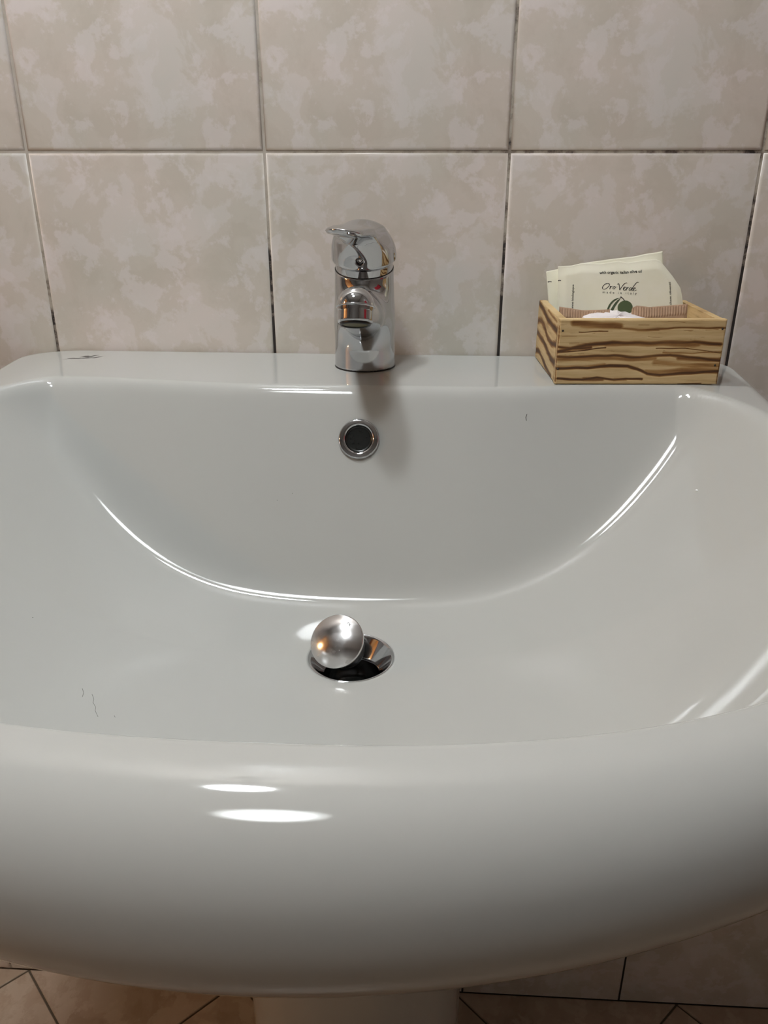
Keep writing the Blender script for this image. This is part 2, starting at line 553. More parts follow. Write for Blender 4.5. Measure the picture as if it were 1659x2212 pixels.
pl = bpy.data.lights.new('passage_bulb', 'POINT'); pl.energy = 9; pl.color = (1.0, .62, .30); pl.shadow_soft_size = .06
po = bpy.data.objects.new('passage_bulb', pl); C.objects.link(po); po.location = (RX0 - .6, -.8, 1.7)

# ------------------------------------------------------------------ washbasin
XC = .289
DRX, DRY, DRZ = .2965, -.2750, .700
def ztop(x, y):
    return .8445 - .0100 * sstep(.14, .50, -y) - .004 * sstep(.26, .33, np.abs(x - XC))
def outline_f(x, y):
    dx = np.abs(x - XC)
    hw = .3185 + .018 * sstep(0, .33, -y)
    side = dx - hw
    yy = np.maximum(-.33 - y, 0)
    front = ((np.maximum(dx, 1e-6) / .3365) ** 2.0 + (yy / .2455) ** 2.0) ** (1 / 2.0) - 1
    d = np.where(y < -.33, front * .2455, side)
    # rounded back corners
    rc = .022
    cx, cy = dx - (.3185 - rc), y - (-.0015 - rc)
    corner = np.where((cx > 0) & (cy > 0), np.hypot(np.maximum(cx, 0), np.maximum(cy, 0)) - rc, -1)
    return np.maximum(np.maximum(d, y + .0015), corner)
NT = 560
th = np.linspace(0, 2 * np.pi, NT, endpoint=False)
ct, st = np.cos(th), np.sin(th)
lo_, hi_ = np.full(NT, .05), np.full(NT, .7)
for _ in range(50):
    mid = (lo_ + hi_) / 2
    ins = outline_f(DRX + ct * mid, DRY + st * mid) < 0
    lo_ = np.where(ins, mid, lo_); hi_ = np.where(ins, hi_, mid)
RO = (lo_ + hi_) / 2
yo = DRY + st * RO
xo = DRX + ct * RO
rr = .004 + .027 * sstep(.0, .16, -yo) + .0085 * sstep(.28, .0, np.abs(xo - XC)) * sstep(.3, .5, -yo)

def bowl(x, y):
    dx, dy = x - XC, y - DRY
    ay = np.where(dy > 0, .38, .2450)
    nn = np.where(dy < 0, 2.4, 2.0)
    rho = ((np.abs(dx) / .292) ** nn + (np.abs(dy) / ay) ** nn) ** (1 / nn)
    fr_ = np.where(dy < 0, (dy / ay) ** 2 / np.maximum(rho, 1e-6) ** 2, 0)
    fl = DRZ + .006 * rho ** 2 + .128 * rho ** (3.0 + 5.0 * fr_ ** .7)
    # steep back wall, curved round at both ends
    adx = np.abs(dx)
    yb = -.118 + .012 * sstep(.08, .22, adx) - 5.0 * np.maximum(adx - .245, 0) ** 1.5
    bw = .846 + (y - yb) * (1.72 - .1 * sstep(.1, .3, adx)) 
    z = smax(fl, bw, .016 + .004 * sstep(.06, .26, adx))
    return z
def top_z(x, y):
    k = .010 + .022 * sstep(.14, .38, -y)
    return smin(bowl(x, y), ztop(x, y) + k * .02, k)

R0 = .0288
rings = []
NI = 170
for i in range(NI + 1):
    s = i / NI
    r = R0 + (RO - rr - R0) * s
    x, y = DRX + ct * r, DRY + st * r
    z = top_z(x, y)
    flat = sstep(.060, .03, r)
    z = z * (1 - flat) + (DRZ + .0015) * flat
    rings.append(np.stack([x, y, z], 1))
zt = rings[-1][:, 2].copy()
dz = zt
for a in np.linspace(0, 1, 22)[1:]:
    ph = math.radians(165) * a
    r = RO - rr + rr * math.sin(ph)
    z = dz - rr * (1 - math.cos(ph))
    rings.append(np.stack([DRX + ct * r, DRY + st * r, z], 1))
last = rings[-1]
rl = np.hypot(last[:, 0] - DRX, last[:, 1] - DRY)
for a in np.linspace(0, 1, 14)[1:]:
    r = rl * (1 - a) + .075 * a
    zz = last[:, 2] * (1 - a ** 1.0) + (.672) * a - .030 * math.sin(math.pi * a)
    rings.append(np.stack([DRX + ct * r, DRY + st * r, zz], 1))
rings = np.array(rings)
V = rings.reshape(-1, 3)
V[:, 1] = np.minimum(V[:, 1], -.0010)
# inner sleeve of the drain hole
sl0 = rings[0].copy(); sl0[:, 2] -= .012
nr = len(rings)
V = np.concatenate([V, sl0])
Fc = []
idx = np.arange(NT); nx = (idx + 1) % NT
for i in range(nr - 1):
    Fc.append(np.stack([i * NT + idx, (i + 1) * NT + idx, (i + 1) * NT + nx, i * NT + nx], 1))
Fc.append(np.stack([nr * NT + idx, idx, nx, nr * NT + nx], 1))
Fc = np.concatenate(Fc)
me = bpy.data.meshes.new('basin'); me.from_pydata(V.tolist(), [], Fc.tolist())
me.polygons.foreach_set('use_smooth', [True] * len(me.polygons)); me.update()
basin = empty('washbasin', (XC, -.003, .845), 'wide white ceramic washbasin under the pink-beige wall tiles, on a pedestal', 'washbasin')
obj('bowl', me, M_CERAMIC, basin)

# pedestal
NP = 96
a = np.linspace(0, 2 * np.pi, NP, endpoint=False)
V, Fc = [], []
levels = np.linspace(0, 1, 24)
for k, s in enumerate(levels):
    z = .668 * s
    hwid = .105 + .012 * (2 * abs(s - .35)) ** 2
    hd = .105 + .02 * s
    ca, sa = np.cos(a), np.sin(a)
    x = .2845 + hwid * np.sign(ca) * np.abs(ca) ** .8
    y = -.150 + hd * np.sign(sa) * np.abs(sa) ** .8
    V.append(np.stack([x, y, np.full(NP, z)], 1))
V = np.concatenate(V)
for k in range(len(levels) - 1):
    for j in range(NP):
        q = (j + 1) % NP
        Fc.append((k * NP + j, k * NP + q, (k + 1) * NP + q, (k + 1) * NP + j))
Fc.append(tuple(range(NP))[::-1])
ped = obj('pedestal', mesh('pedestal', V, Fc), M_CERAMIC)
tag(ped, 'white ceramic pedestal column standing on the floor tiles below the washbasin', 'pedestal')

# flat print helpers ------------------------------------------------
def ribbon(strokes, w, f, n_sub=4):
    """strokes: polylines in 2-D; smoothed, given width w, placed by f(u, v) -> xyz"""
    V, Fc = [], []
    for s in strokes:
        P = np.array(s, float)
        for _ in range(2):   # Chaikin
            if len(P) > 2:
                Q = [P[0]]
                for i in range(len(P) - 1):
                    Q += [P[i] * .75 + P[i + 1] * .25, P[i] * .25 + P[i + 1] * .75]
                Q.append(P[-1]); P = np.array(Q)
        T = np.gradient(P, axis=0); T /= np.maximum(np.linalg.norm(T, axis=1, keepdims=True), 1e-9)
        Nn = np.stack([-T[:, 1], T[:, 0]], 1)
        ww = w * (.45 + .75 * np.abs(T[:, 1]))[:, None]
        b = len(V)
        for p, q in zip(P + Nn * ww / 2, P - Nn * ww / 2):
            V += [f(*p), f(*q)]
        for i in range(len(P) - 1):
            Fc.append((b + 2 * i, b + 2 * i + 1, b + 2 * i + 3, b + 2 * i + 2))
    return mesh('ribbon', V, Fc, False)

def text_mesh(body, size, f, shear=0.0, space=1.0, weight=0.0):
    cu = bpy.data.curves.new('t', 'FONT')
    cu.body = body; cu.size = size; cu.shear = shear; cu.space_character = space; cu.offset = weight
    cu.resolution_u = 3
    to = bpy.data.objects.new('t', cu); C.objects.link(to)
    dg = bpy.context.evaluated_depsgraph_get()
    me = bpy.data.meshes.new_from_object(to.evaluated_get(dg))
    bpy.data.objects.remove(to)
    xs = [v.co.x for v in me.vertices]
    x0, x1 = min(xs), max(xs)
    for v in me.vertices:
        v.co = Vector(f((v.co.x - x0) / (x1 - x0), v.co.y / size))
    me.materials.clear()
    me.update()
    return me

# logo on the deck, two slanted script words on one line each
def deck(u, v):
    return (u, v, float(top_z(np.array(u), np.array(v))) + .00012)
def logo_f(u, v):
    # u, v in 0..1 over the longer word
    x = .0236 + u * .0272
    y = -.0392 + u * .0075 + v * .0085
    return deck(x, y)
def script_word(s, x0, y0, h, wd):
    """joined italic letters drawn as simple strokes"""
    G = {
        'I': [[(.9, 1), (.35, 1), (.1, .85)], [(.6, 1), (.3, 0), (0, .05)]],
        'S': [[(.95, .85), (.7, 1), (.45, .85), (.55, .55), (.6, .25), (.3, 0), (0, .1)]],
        'd': [[(.6, .5), (.3, .5), (.12, .2), (.3, 0), (.55, .25)], [(.85, 1), (.6, .4), (.55, .05), (.8, .1)]],
        'e': [[(.15, .25), (.5, .3), (.55, .5), (.3, .5), (.1, .2), (.3, 0), (.7, .15)]],
        'a': [[(.6, .5), (.3, .5), (.12, .2), (.3, 0), (.55, .3), (.6, .5)], [(.6, .5), (.55, .1), (.85, .1)]],
        'l': [[(.1, .1), (.5, .7), (.55, 1), (.35, .8), (.3, .1), (.6, .05)]],
        't': [[(.5, .85), (.35, .1), (.6, .05)], [(.2, .55), (.65, .55)]],
        'n': [[(.2, .5), (.1, 0)], [(.12, .2), (.4, .5), (.55, .4), (.5, .05), (.8, .1)]],
        'r': [[(.2, .5), (.1, 0)], [(.12, .25), (.35, .5), (.6, .48)]],
    }
    out = []
    cw = wd / len(s)
    for i, c in enumerate(s):
        for st_ in G[c]:
            out.append([(x0 + cw * (i + px * 1.0) + .25 * py * h * 0, y0 + py * h) for px, py in st_])
    return out
lg = script_word('Ideal', .31, .62, .52, .37) + script_word('Standard', .02, -.10, .55, .93) + [[(.93, .12), (1.0, .5)], [(-.08, -.2), (.05, -.1)], [(.62, .9), (.72, 1.25)]]
obj('lettering', ribbon(lg, .055, lambda u, v: logo_f(u + .12 * v, v)), M_LOGO, basin, None).name = 'lettering'
basin.children[-1]['label'] = 'small grey script maker mark'

# overflow ring on the back wall of the bowl
OX, OY = .2915, None
ys = np.linspace(-.12, -.19, 400)
OVZ = .8090
OY = float(ys[np.argmin(np.abs(top_z(np.full(400, OX), ys) - OVZ))])
e = .002
nrm = Vector((0, -(float(top_z(np.array(OX), np.array(OY + e))) - float(top_z(np.array(OX), np.array(OY - e)))) / (2 * e), 1)).normalized()
ov = Matrix.Translation(Vector((OX, OY, OVZ))) @ nrm.to_track_quat('Z', 'Y').to_matrix().to_4x4()
pr = round_prof([(.0158, -.002), (.0158, .0012), (.0150, .0026), (.0118, .0030), (.0104, .0020), (.0101, .0002), (.0101, -.002)], .0007)
ring = obj('overflow_ring', sharpen(lathe('ring', pr, 72, ov)), M_CHROME, basin); ring['label'] = 'round chrome overflow ring with its hole shade painted black'
cup = lathe('cup', [(.0103, .0016), (.0100, .0004), (.0085, .0003), (.004, .00025), (0, .0002)], 48, ov)
obj('overflow_shade_cup', cup, M_HOLESHADE, ring)  # shallow cup, painted black as the shade inside the overflow
bm = bmesh.new()
for _ in range(14):
    q = rng.uniform(-.007, .007, 2)
    bmesh.ops.create_circle(bm, cap_ends=True, radius=float(rng.uniform(.0003, .0007)), segments=7, matrix=ov @ Matrix.Translation((q[0], q[1], .00055)))
sp = obj('grime', bm_mesh('grime', bm), simple('grime', (.002, .002, .002), .9), ring); sp['kind'] = 'stuff'

# hairs and scuffs on the glaze
def surf_pt(x, y, h=.0002):
    return (x, y, float(top_z(np.array(x), np.array(y))) + h)
def curve_tube(pts, r, n=6):
    pts = [Vector(p) for p in pts]
    V, Fc = [], []
    for i, p in enumerate(pts):
        t = (pts[min(i + 1, len(pts) - 1)] - pts[max(i - 1, 0)]).normalized()
        s = t.orthogonal().normalized(); b = t.cross(s)
        for k in range(n):
            an = 2 * math.pi * k / n
            V.append(p + s * r * math.cos(an) + b * r * math.sin(an))
    for i in range(len(pts) - 1):
        for k in range(n):
            q = (k + 1) % n
            Fc.append((i * n + k, i * n + q, (i + 1) * n + q, (i + 1) * n + k))
    return mesh('tube', V, Fc)

hr = obj('hair', curve_tube([surf_pt(.4199, -.1256), surf_pt(.4191, -.1269), surf_pt(.4196, -.1282)], .00022), M_HAIR)
tag(hr, 'tiny dark hair stuck on the back wall of the bowl, below the wooden box', 'hair')
M_SCUFF = simple('scuff', (.16, .15, .13), .7)
for pts in ([(.1372, -.3324), (.1391, -.3354), (.1398, -.3392)], [(.144, -.335), (.1464, -.3385), (.1471, -.3417), (.1499, -.345), (.1508, -.3482), (.1543, -.353)], [(.1625, -.3494), (.1636, -.351)]):
    obj('scuff_mark', curve_tube([surf_pt(x, y, .00002) for x, y in pts], .00013), M_SCUFF, basin)
bm = bmesh.new()
for x, y in ((.2303, -.164), (.2418, -.1611), (.0939, -.2956)):
    bmesh.ops.create_uvsphere(bm, u_segments=8, v_segments=5, radius=.0004, matrix=Matrix.Translation(surf_pt(x, y, 0)) @ Matrix.Scale(.4, 4, (0, 0, 1)))
obj('specks', bm_mesh('specks', bm), M_SCUFF, basin)['kind'] = 'stuff'
bm = bmesh.new()
bmesh.ops.create_uvsphere(bm, u_segments=10, v_segments=6, radius=.0013, matrix=Matrix.Translation(surf_pt(.5361, -.1863, 0)) @ Matrix.Scale(.4, 4, (0, 0, 1)))
obj('water_drop', bm_mesh('water_drop', bm, True), simple('white_residue', (.85, .85, .85), .3), basin)

# ------------------------------------------------------------------ basin drain with tilted pop-up plug
drain = empty('basin_drain', (DRX, DRY, DRZ), 'chrome waste fitting with tilted round pop-up plug in the bowl', 'drain')
D = Matrix.Translation((DRX, DRY, DRZ))
pr = round_prof([(.0292, -.003), (.0292, .0012), (.0284, .0019), (.0272, .0012), (.0180, -.0100), (.0172, -.0120), (.0170, -.018), (.0165, -.026)], .0008)
obj('flange', sharpen(lathe('flange', pr, 96, D), 60), M_CHROME, drain)
obj('drain_hole', lathe('hole', [(.0171, -.0165), (.0166, -.026), (.010, -.03), (0, -.031)], 64, D), M_HOLESHADE, drain)
capc = Vector((.2884, -.2870, .7212))
capn = Vector((-.22, -.64, .73)).normalized()
CM = Matrix.Translation(capc) @ capn.to_track_quat('Z', 'Y').to_matrix().to_4x4()
Rc = .0180
dome = [(0.0, .0042)] + [(Rc * .97 * math.sin(t), .0042 * math.cos(t) ** 1.0 if False else .0042 * (1 - math.sin(t) ** 2)) for t in np.linspace(.08, math.pi / 2, 16)]
pr = dome + round_prof([(Rc * .97, 0), (Rc, -.0006), (Rc, -.0022), (Rc * .94, -.0030), (.0115, -.0034)], .0005)
obj('plug_cap', sharpen(lathe('cap', pr, 96, CM), 40), M_CHROME2, drain)['label'] = 'scratched domed plug cap'
obj('plug_seal', sharpen(lathe('seal', round_prof([(.0145, -.0030), (.0160, -.0034), (.0160, -.0056), (.0120, -.0066), (.0110, -.0066)], .0005), 64, CM)), M_BLACK, drain)
obj('plug_stem', sharpen(lathe('stem', round_prof([(.0122, -.0030), (.0122, -.0150), (.0100, -.0160), (0, -.0162)], .0008), 64, CM)), M_CHROME, drain)
obj('plug_foot', lathe('foot', [(0, -.0150), (.0100, -.0152), (.0126, -.0170), (.0132, -.0200), (.0122, -.0235), (.0090, -.0265), (0, -.0285)], 64, CM), M_BLACK, drain)
# engraved mark on the cap
CMi = CM
def cap_f(u, v):
    r2 = (u * u + v * v) / (Rc * .97) ** 2
    return tuple(CMi @ Vector((u, v, .0042 * (1 - r2) + .0001)))
cx_, cy_ = CM.to_3x3().col[0], CM.to_3x3().col[1]
def cap_scr(px, py):
    """position on the cap given by right/up offsets in the cap's own plane"""
    right = Vector((1, 0, 0)); right = (right - capn * right.dot(capn)).normalized(); up = capn.cross(right)
    w = right * px + up * py
    return (w.dot(cx_), w.dot(cy_))
mk = [[(.0062, .0088), (.0080, .0122), (.0092, .0088)], [(.0068, .0098), (.0098, .0100)]]
mk = [[cap_scr(*p) for p in s] for s in mk]
obj('engraving', ribbon(mk, .00028, cap_f), M_INK, drain)

# ------------------------------------------------------------------ tap
TX, TY, TZ = .2895, -.0475, .8452
tap = empty('basin_tap', (TX, TY, TZ), 'short chrome single-lever mixer tap standing on the back deck of the washbasin', 'tap')
TM = Matrix.Translation((TX, TY, TZ))
def body_sdf(x, y, z):
    f = -y
    r = .0256 - .0015 * np.clip(z / .08, 0, 1)
    cyl = np.hypot(x, f) - r
    plane = (z - .0805 + .268 * f) * .966
    cyl = smax(cyl, plane, .0012)
    # spout: tapering arm that flares down into the body
    A = np.array([0, .004, .040]); B = np.array([.0016, .1005, .0660])
    px, pf, pz = x - A[0], f - A[1], z - A[2]
    ba = B - A
    t = np.clip((px * ba[0] + pf * ba[1] + pz * ba[2]) / (ba ** 2).sum(), 0, 1)
    rad = .0190 + (.0134 - .0190) * t ** .8
    arm = np.sqrt((px - ba[0] * t) ** 2 + (pf - ba[1] * t) ** 2 + (pz - ba[2] * t) ** 2) - rad
    # flat under the ball, tilted to the viewer
    un = (-(f - .1005) * .40 - (z - .0655) * .917)      # >0 below the plane
    cut = un - .0005
    arm = np.where(f > .075, smax(arm, np.minimum(cut, .02) , .001), arm) if False else arm
    d = smin(cyl, arm, .012)
    d = smax(d, (z - .0805 + .268 * f) * .966 - np.maximum(f - .024, 0) * 1.5, .0012)
    return smax(d, -z + .0, .0008)
me = surface_net('body', body_sdf, (-.034, -.125, -.004), (.034, .034, .092), .0011)
xform(me, TM)
obj('tap_body', me, M_CHROME, tap)
obj('base_seal', sharpen(lathe('s', round_prof([(.0240, -.0012), (.0258, -.0012), (.0258, .0001), (.0240, .0001)], .0001), 64, TM)), M_BLACK, tap)
# aerator under the ball
B = TM @ Vector((.0016, -.1005, .0660))
an = Vector((0, -.36, -.933)).normalized()
AM = Matrix.Translation(B) @ an.to_track_quat('Z', 'Y').to_matrix().to_4x4()
pr = round_prof([(.0, .0020), (.0124, .0), (.0140, .0002), (.0141, .0012), (.0130, .0018), (.0127, .0030), (.0127, .0108), (.0121, .0122), (.0110, .0124), (.0106, .0110)], .0005)
aer = obj('aerator', sharpen(lathe('aer', pr, 72, AM), 40), M_CHROME, tap)
obj('aerator_gasket', sharpen(lathe('ag', round_prof([(.0109, .0108), (.0109, .0135), (.0100, .0142), (.0092, .0138), (.0090, .0115)], .0003), 64, AM)), M_BLACK, aer)
obj('aerator_mesh', lathe('am', [(.0092, .0132), (.006, .0134), (0, .0136)], 48, AM), M_AERATOR, aer)['label'] = 'olive brown aerator mesh'
# handle frame: tilted forward, lever turned to the left
HM = TM @ Matrix.Translation((0, 0, .0800)) @ Matrix.Rotation(math.radians(15), 4, 'X') @ Matrix.Rotation(math.radians(-14), 4, 'Z')
obj('collar', sharpen(lathe('col', round_prof([(.0, -.006), (.0235, -.006), (.0235, .0062), (.020, .0066)], .0005), 80, HM)), M_CHROME, tap)
obj('collar_gap', lathe('cg', [(.0236, -.0004), (.0240, -.0004), (.0240, .0004), (.0236, .0004)], 80, HM, closed=True), M_BLACK, tap)
def handle_sdf(x, y, z):
    u, w, h = -y, x, z
    hc = .0105
    q = np.hypot(u, w)
    # round hood at the back, upright face at the front
    hood = np.hypot(w, np.maximum(h - hc, 0)) - .0263
    front = smax(q - .0263, hood, .0030)
    sph = np.where(h < hc, q, np.sqrt(q * q + (h - hc) ** 2)) - .0263
    cap = np.where(u > 0, front, np.maximum(sph, -.02))
    cap = np.where(u > 0, cap, cap + .0030 / 4 * 0)
    cap = smax(cap, (.0052 - h), .0015)
    cap = smax(cap, (q - .0263 + (.0085 - h)) * .707, .001)
    # tongue
    hwid = np.interp(u, [0, .02, .052], [.0150, .0165, .0130])
    dxx = np.abs(w) - hwid + .011
    duu = np.abs(u - .020) - .0330 + .011
    d2 = np.hypot(np.maximum(dxx, 0), np.maximum(duu, 0)) + np.minimum(np.maximum(dxx, duu), 0) - .011
    hm = .0332 + .275 * u - 22 * np.minimum(u, 0) ** 2 - np.interp(u, [0, .03], [14, 5]) * w * w
    th_ = np.interp(u, [0, .02, .05], [.0044, .0034, .0021])
    pl_ = np.abs(h - hm) - th_
    tongue = smax(d2, pl_, .0022)
    # web that carries the tongue down to the neck
    dp = hm - h
    web = smax((np.abs(w) - hwid + np.clip(dp * 1.0, 0, .0115)) * .75, (u - (.0480 - 1.35 * dp)) * .6, .003)
    web = np.maximum(web, np.maximum(-dp, -u))
    tongue = smin(tongue, web, .0030)
    d = smin(cap, tongue, .007)
    # screw recess on the front
    ang = math.radians(11)
    su, sw = math.cos(ang), math.sin(ang)
    along = u * su + w * sw
    rad = np.sqrt((w * su - u * sw) ** 2 + (h - .0150) ** 2) - .0030
    hole = np.maximum(rad, .0215 - along)
    return smax(d, -hole, .0005)
me = surface_net('handle', handle_sdf, (-.030, -.062, .002), (.030, .030, .052), .00062)
xform(me, HM)
handle = obj('lever_handle', me, M_CHROME, tap)
SM = HM @ Matrix.Rotation(math.radians(11), 4, 'Z') @ Matrix.Translation((0, -.0212, .0150)) @ Matrix.Rotation(math.pi / 2, 4, 'X')
obj('grub_screw', sharpen(lathe('gs', round_prof([(.0021, -.003), (.0021, .0012), (.0014, .0022), (0, .0024)], .0006), 24, SM)), M_CHROME2, handle)

# ------------------------------------------------------------------ wooden box
BW, BD, BH, BT = .1268, .0940, .0500, .0062
bz = .8452
box = empty('wooden_box', (.4425, -.1035, bz), 'small open scorched-pine box holding sachets on the right end of the basin deck', 'box')
box.rotation_euler = (0, 0, math.radians(3.0))
BM = parent_matrix(box)

def poly_dist(P, poly, thick):
    """soft coverage of a polyline with per-point half thickness"""
    out = np.zeros(len(P))
    for i in range(len(poly) - 1):
        a, b = np.array(poly[i], float), np.array(poly[i + 1], float)
        ab = b - a
        t = np.clip(((P - a) @ ab) / (ab @ ab), 0, 1)
        d = np.linalg.norm(P - (a + t[:, None] * ab), axis=1)
        out = np.maximum(out, np.clip(1.25 - d / thick, 0, 1))
    return out
def wob(P, s, seed):
    r = np.random.default_rng(seed)
    o = np.zeros(len(P))
    for _ in range(9):
        k = r.uniform(-1, 1, 2) * s; o += np.sin(P @ k + r.uniform(0, 6.28))
    return o / 9

def panel(nu, nv, wlen, h, t, burnf, M):
    """board with a dense front face (u along, v up) facing -y, thickness t along +y"""
    us = np.linspace(0, wlen, nu); vs = np.linspace(0, h, nv)
    U, W_ = np.meshgrid(us, vs)
    e = .0009
    def edge(c, L): return np.maximum(0, e - np.minimum(c, L - c))
    dip = np.minimum(e, np.hypot(edge(U, wlen), edge(W_, h))) 
    P = np.stack([U.ravel() / wlen, 1 - W_.ravel() / h], 1)
    burn = np.clip(burnf(P), 0, 1)
    V = np.stack([U.ravel(), dip.ravel() * .7 + burn * .00025, W_.ravel()], 1)
    n = len(V)
    back = V.copy(); 
    rim = [i for i in range(nu)] + [nu * (j + 1) - 1 for j in range(1, nv)] + [nu * (nv - 1) + i for i in range(nu - 2, -1, -1)] + [nu * j for j in range(nv - 2, 0, -1)]
    RV = V[rim].copy(); RV[:, 1] = t
    AV = np.concatenate([V, RV])
    Fc = [(j * nu + i, j * nu + i + 1, (j + 1) * nu + i + 1, (j + 1) * nu + i) for j in range(nv - 1) for i in range(nu - 1)]
    m = len(rim)
    for k in range(m):
        q = (k + 1) % m
        Fc.append((rim[q], rim[k], n + k, n + q))
    Fc.append(tuple(n + k for k in range(m))[::-1][::-1])
    me = mesh('panel', AV, Fc, False)
    at = me.attributes.new('burn', 'FLOAT', 'POINT')
    # the cut edges show pale wood
    at.data.foreach_set('value', np.concatenate([burn, np.full(m, .05)]).astype(np.float32))
    sharpen(me, 40)
    xform(me, M)
    return me

def burn_front(P):
    Z = lambda x, y: ((x - 235) / 1115., (y - 560) / 415.)
    A = np.array([1.0, .38])      # keep distances true to the board's shape
    Q = P * A
    Q = Q + np.stack([wob(Q, 40, 1) * .004, wob(Q, 60, 2) * .006], 1)
    S = lambda pts: [np.array(Z(*p)) * A for p in pts]
    b = np.zeros(len(P))
    for pts, th_, k in [
        ([(330, 588), (480, 595), (640, 606)], .030, .62), ([(380, 604), (600, 600)], .012, .55),
        ([(600, 612), (760, 628), (1000, 612), (1345, 616)], .008, .62), ([(600, 612), (760, 628), (900, 622)], .013, .5),
        ([(370, 638), (560, 637)], .004, .9), ([(240, 765), (420, 722), (600, 706), (900, 710), (1150, 700), (1330, 718)], .015, .78),
        ([(240, 770), (400, 756), (560, 736)], .004, 1.), ([(240, 735), (340, 745), (460, 735)], .012, .75), ([(560, 715), (900, 718), (1180, 712)], .022, .5),
        ([(240, 800), (420, 795), (620, 790), (800, 800), (1000, 785), (1150, 800), (1340, 822)], .012, .85),
        ([(240, 810), (600, 806), (760, 812), (900, 806)], .020, .5), ([(950, 770), (1150, 775), (1345, 760)], .008, .5), ([(900, 745), (1100, 742), (1340, 770)], .004, .8),
        ([(1060, 800), (1200, 812), (1345, 815)], .022, .62), ([(900, 830), (1100, 850), (1345, 850)], .030, .42),
        ([(240, 872), (450, 868), (600, 854), (720, 856), (790, 875), (860, 908), (950, 915), (1100, 905), (1340, 890)], .012, .95),
        ([(240, 862), (420, 862), (560, 850)], .020, .5), ([(850, 895), (1000, 890), (1200, 880), (1345, 890)], .024, .55),
        ([(250, 940), (420, 947), (520, 935), (640, 946), (720, 938), (830, 945)], .009, .85), ([(430, 945), (560, 945)], .016, .6), ([(640, 945), (720, 942)], .014, .6),
        ([(1080, 972), (1240, 972)], .004, .9), ([(1346, 800), (1346, 975)], .004, .7), ([(236, 600), (236, 960)], .004, .6)]:
        b = np.maximum(b, poly_dist(Q, S(pts), th_) * k)
    fine = wob(P * np.array([1, 1]), 1, 3)
    r = np.random.default_rng(5)
    for _ in range(70):
        x, y = r.uniform(240, 1250), r.uniform(570, 970)
        L_ = r.uniform(20, 110)
        b = np.maximum(b, poly_dist(Q, S([(x, y), (x + L_, y + r.uniform(-6, 6))]), r.uniform(.0012, .003)) * r.uniform(.25, .6))
    return b
def burn_side(P):
    # u runs from the wall (0) to the front (1), v down
    A = np.array([1.0, .55]); Q = P * A
    Q = Q + np.stack([wob(Q, 14, 8) * .008, wob(Q, 20, 9) * .008], 1)
    b = np.zeros(len(P))
    for pts, th_, k in [
        ([(0, .03), (.08, .06), (.33, .10), (.53, .16), (.75, .19), (1, .20)], .040, .80),
        ([(0, .36), (.12, .30), (.22, .29), (.40, .35), (.57, .44), (.8, .47), (1, .40)], .040, .72),
        ([(0, .53), (.12, .56), (.37, .58), (.57, .64), (.8, .69), (1, .72)], .040, .80),
        ([(0, .89), (.10, .84), (.2, .82), (.34, .85), (.55, .92), (.85, .97)], .030, .80),
        ([(.5, .02), (.7, .05), (.95, .07)], .02, .5), ([(.985, .1), (.985, .95)], .008, .9)]:
        b = np.maximum(b, poly_dist(Q, [np.array(p) * A for p in pts], th_) * k)
    b = b + .10 * np.clip(wob(P, 18, 4) * 2.2, 0, 1)
    return b
def burn_none(P):
    return .12 * np.clip(wob(P * np.array([1, 6]), 9, 6) * 2, 0, 1)

obj('front_panel', panel(300, 120, BW, BH, BT, burn_front, BM), M_WOOD, box)
side = Matrix.Translation((0, BD, 0)) @ Matrix.Rotation(math.radians(-90), 4, 'Z')
obj('side_panel', panel(170, 90, BD - BT, BH - .0005, BT, burn_side, BM @ side), M_WOOD, box)
side2 = Matrix.Translation((BW, BT, 0)) @ Matrix.Rotation(math.radians(90), 4, 'Z')
obj('side_panel', panel(60, 30, BD - BT, BH - .0005, BT, burn_none, BM @ side2), M_WOOD, box)
back = Matrix.Translation((BW - BT, BD, 0)) @ Matrix.Rotation(math.radians(180), 4, 'Z')
obj('back_panel', panel(60, 30, BW - 2 * BT, BH - .0008, BT, burn_none, BM @ back), M_WOOD, box)
b_ = bm_mesh('bottom', box_bm(BT, BW - BT, BT, BD - BT, .001, .005)); xform(b_, BM)
obj('bottom_panel', b_, M_WOODPLAIN, box)
for (u, v) in ((.022, .83), (.978, .86), (.012, .24), (.968, .30)):
    me = lathe('nail', [(.0008, .0006), (.0008, -.0001), (0, -.0004)], 12, BM @ Matrix.Translation((u * BW, -.00005, v * BH)) @ Matrix.Rotation(math.radians(-90), 4, 'X'))
    obj('nail', me, M_NAIL, box)

# ------------------------------------------------------------------ sachets
LEAN = .30
def plane_y(y0, z): return y0 + LEAN * (z - .93)

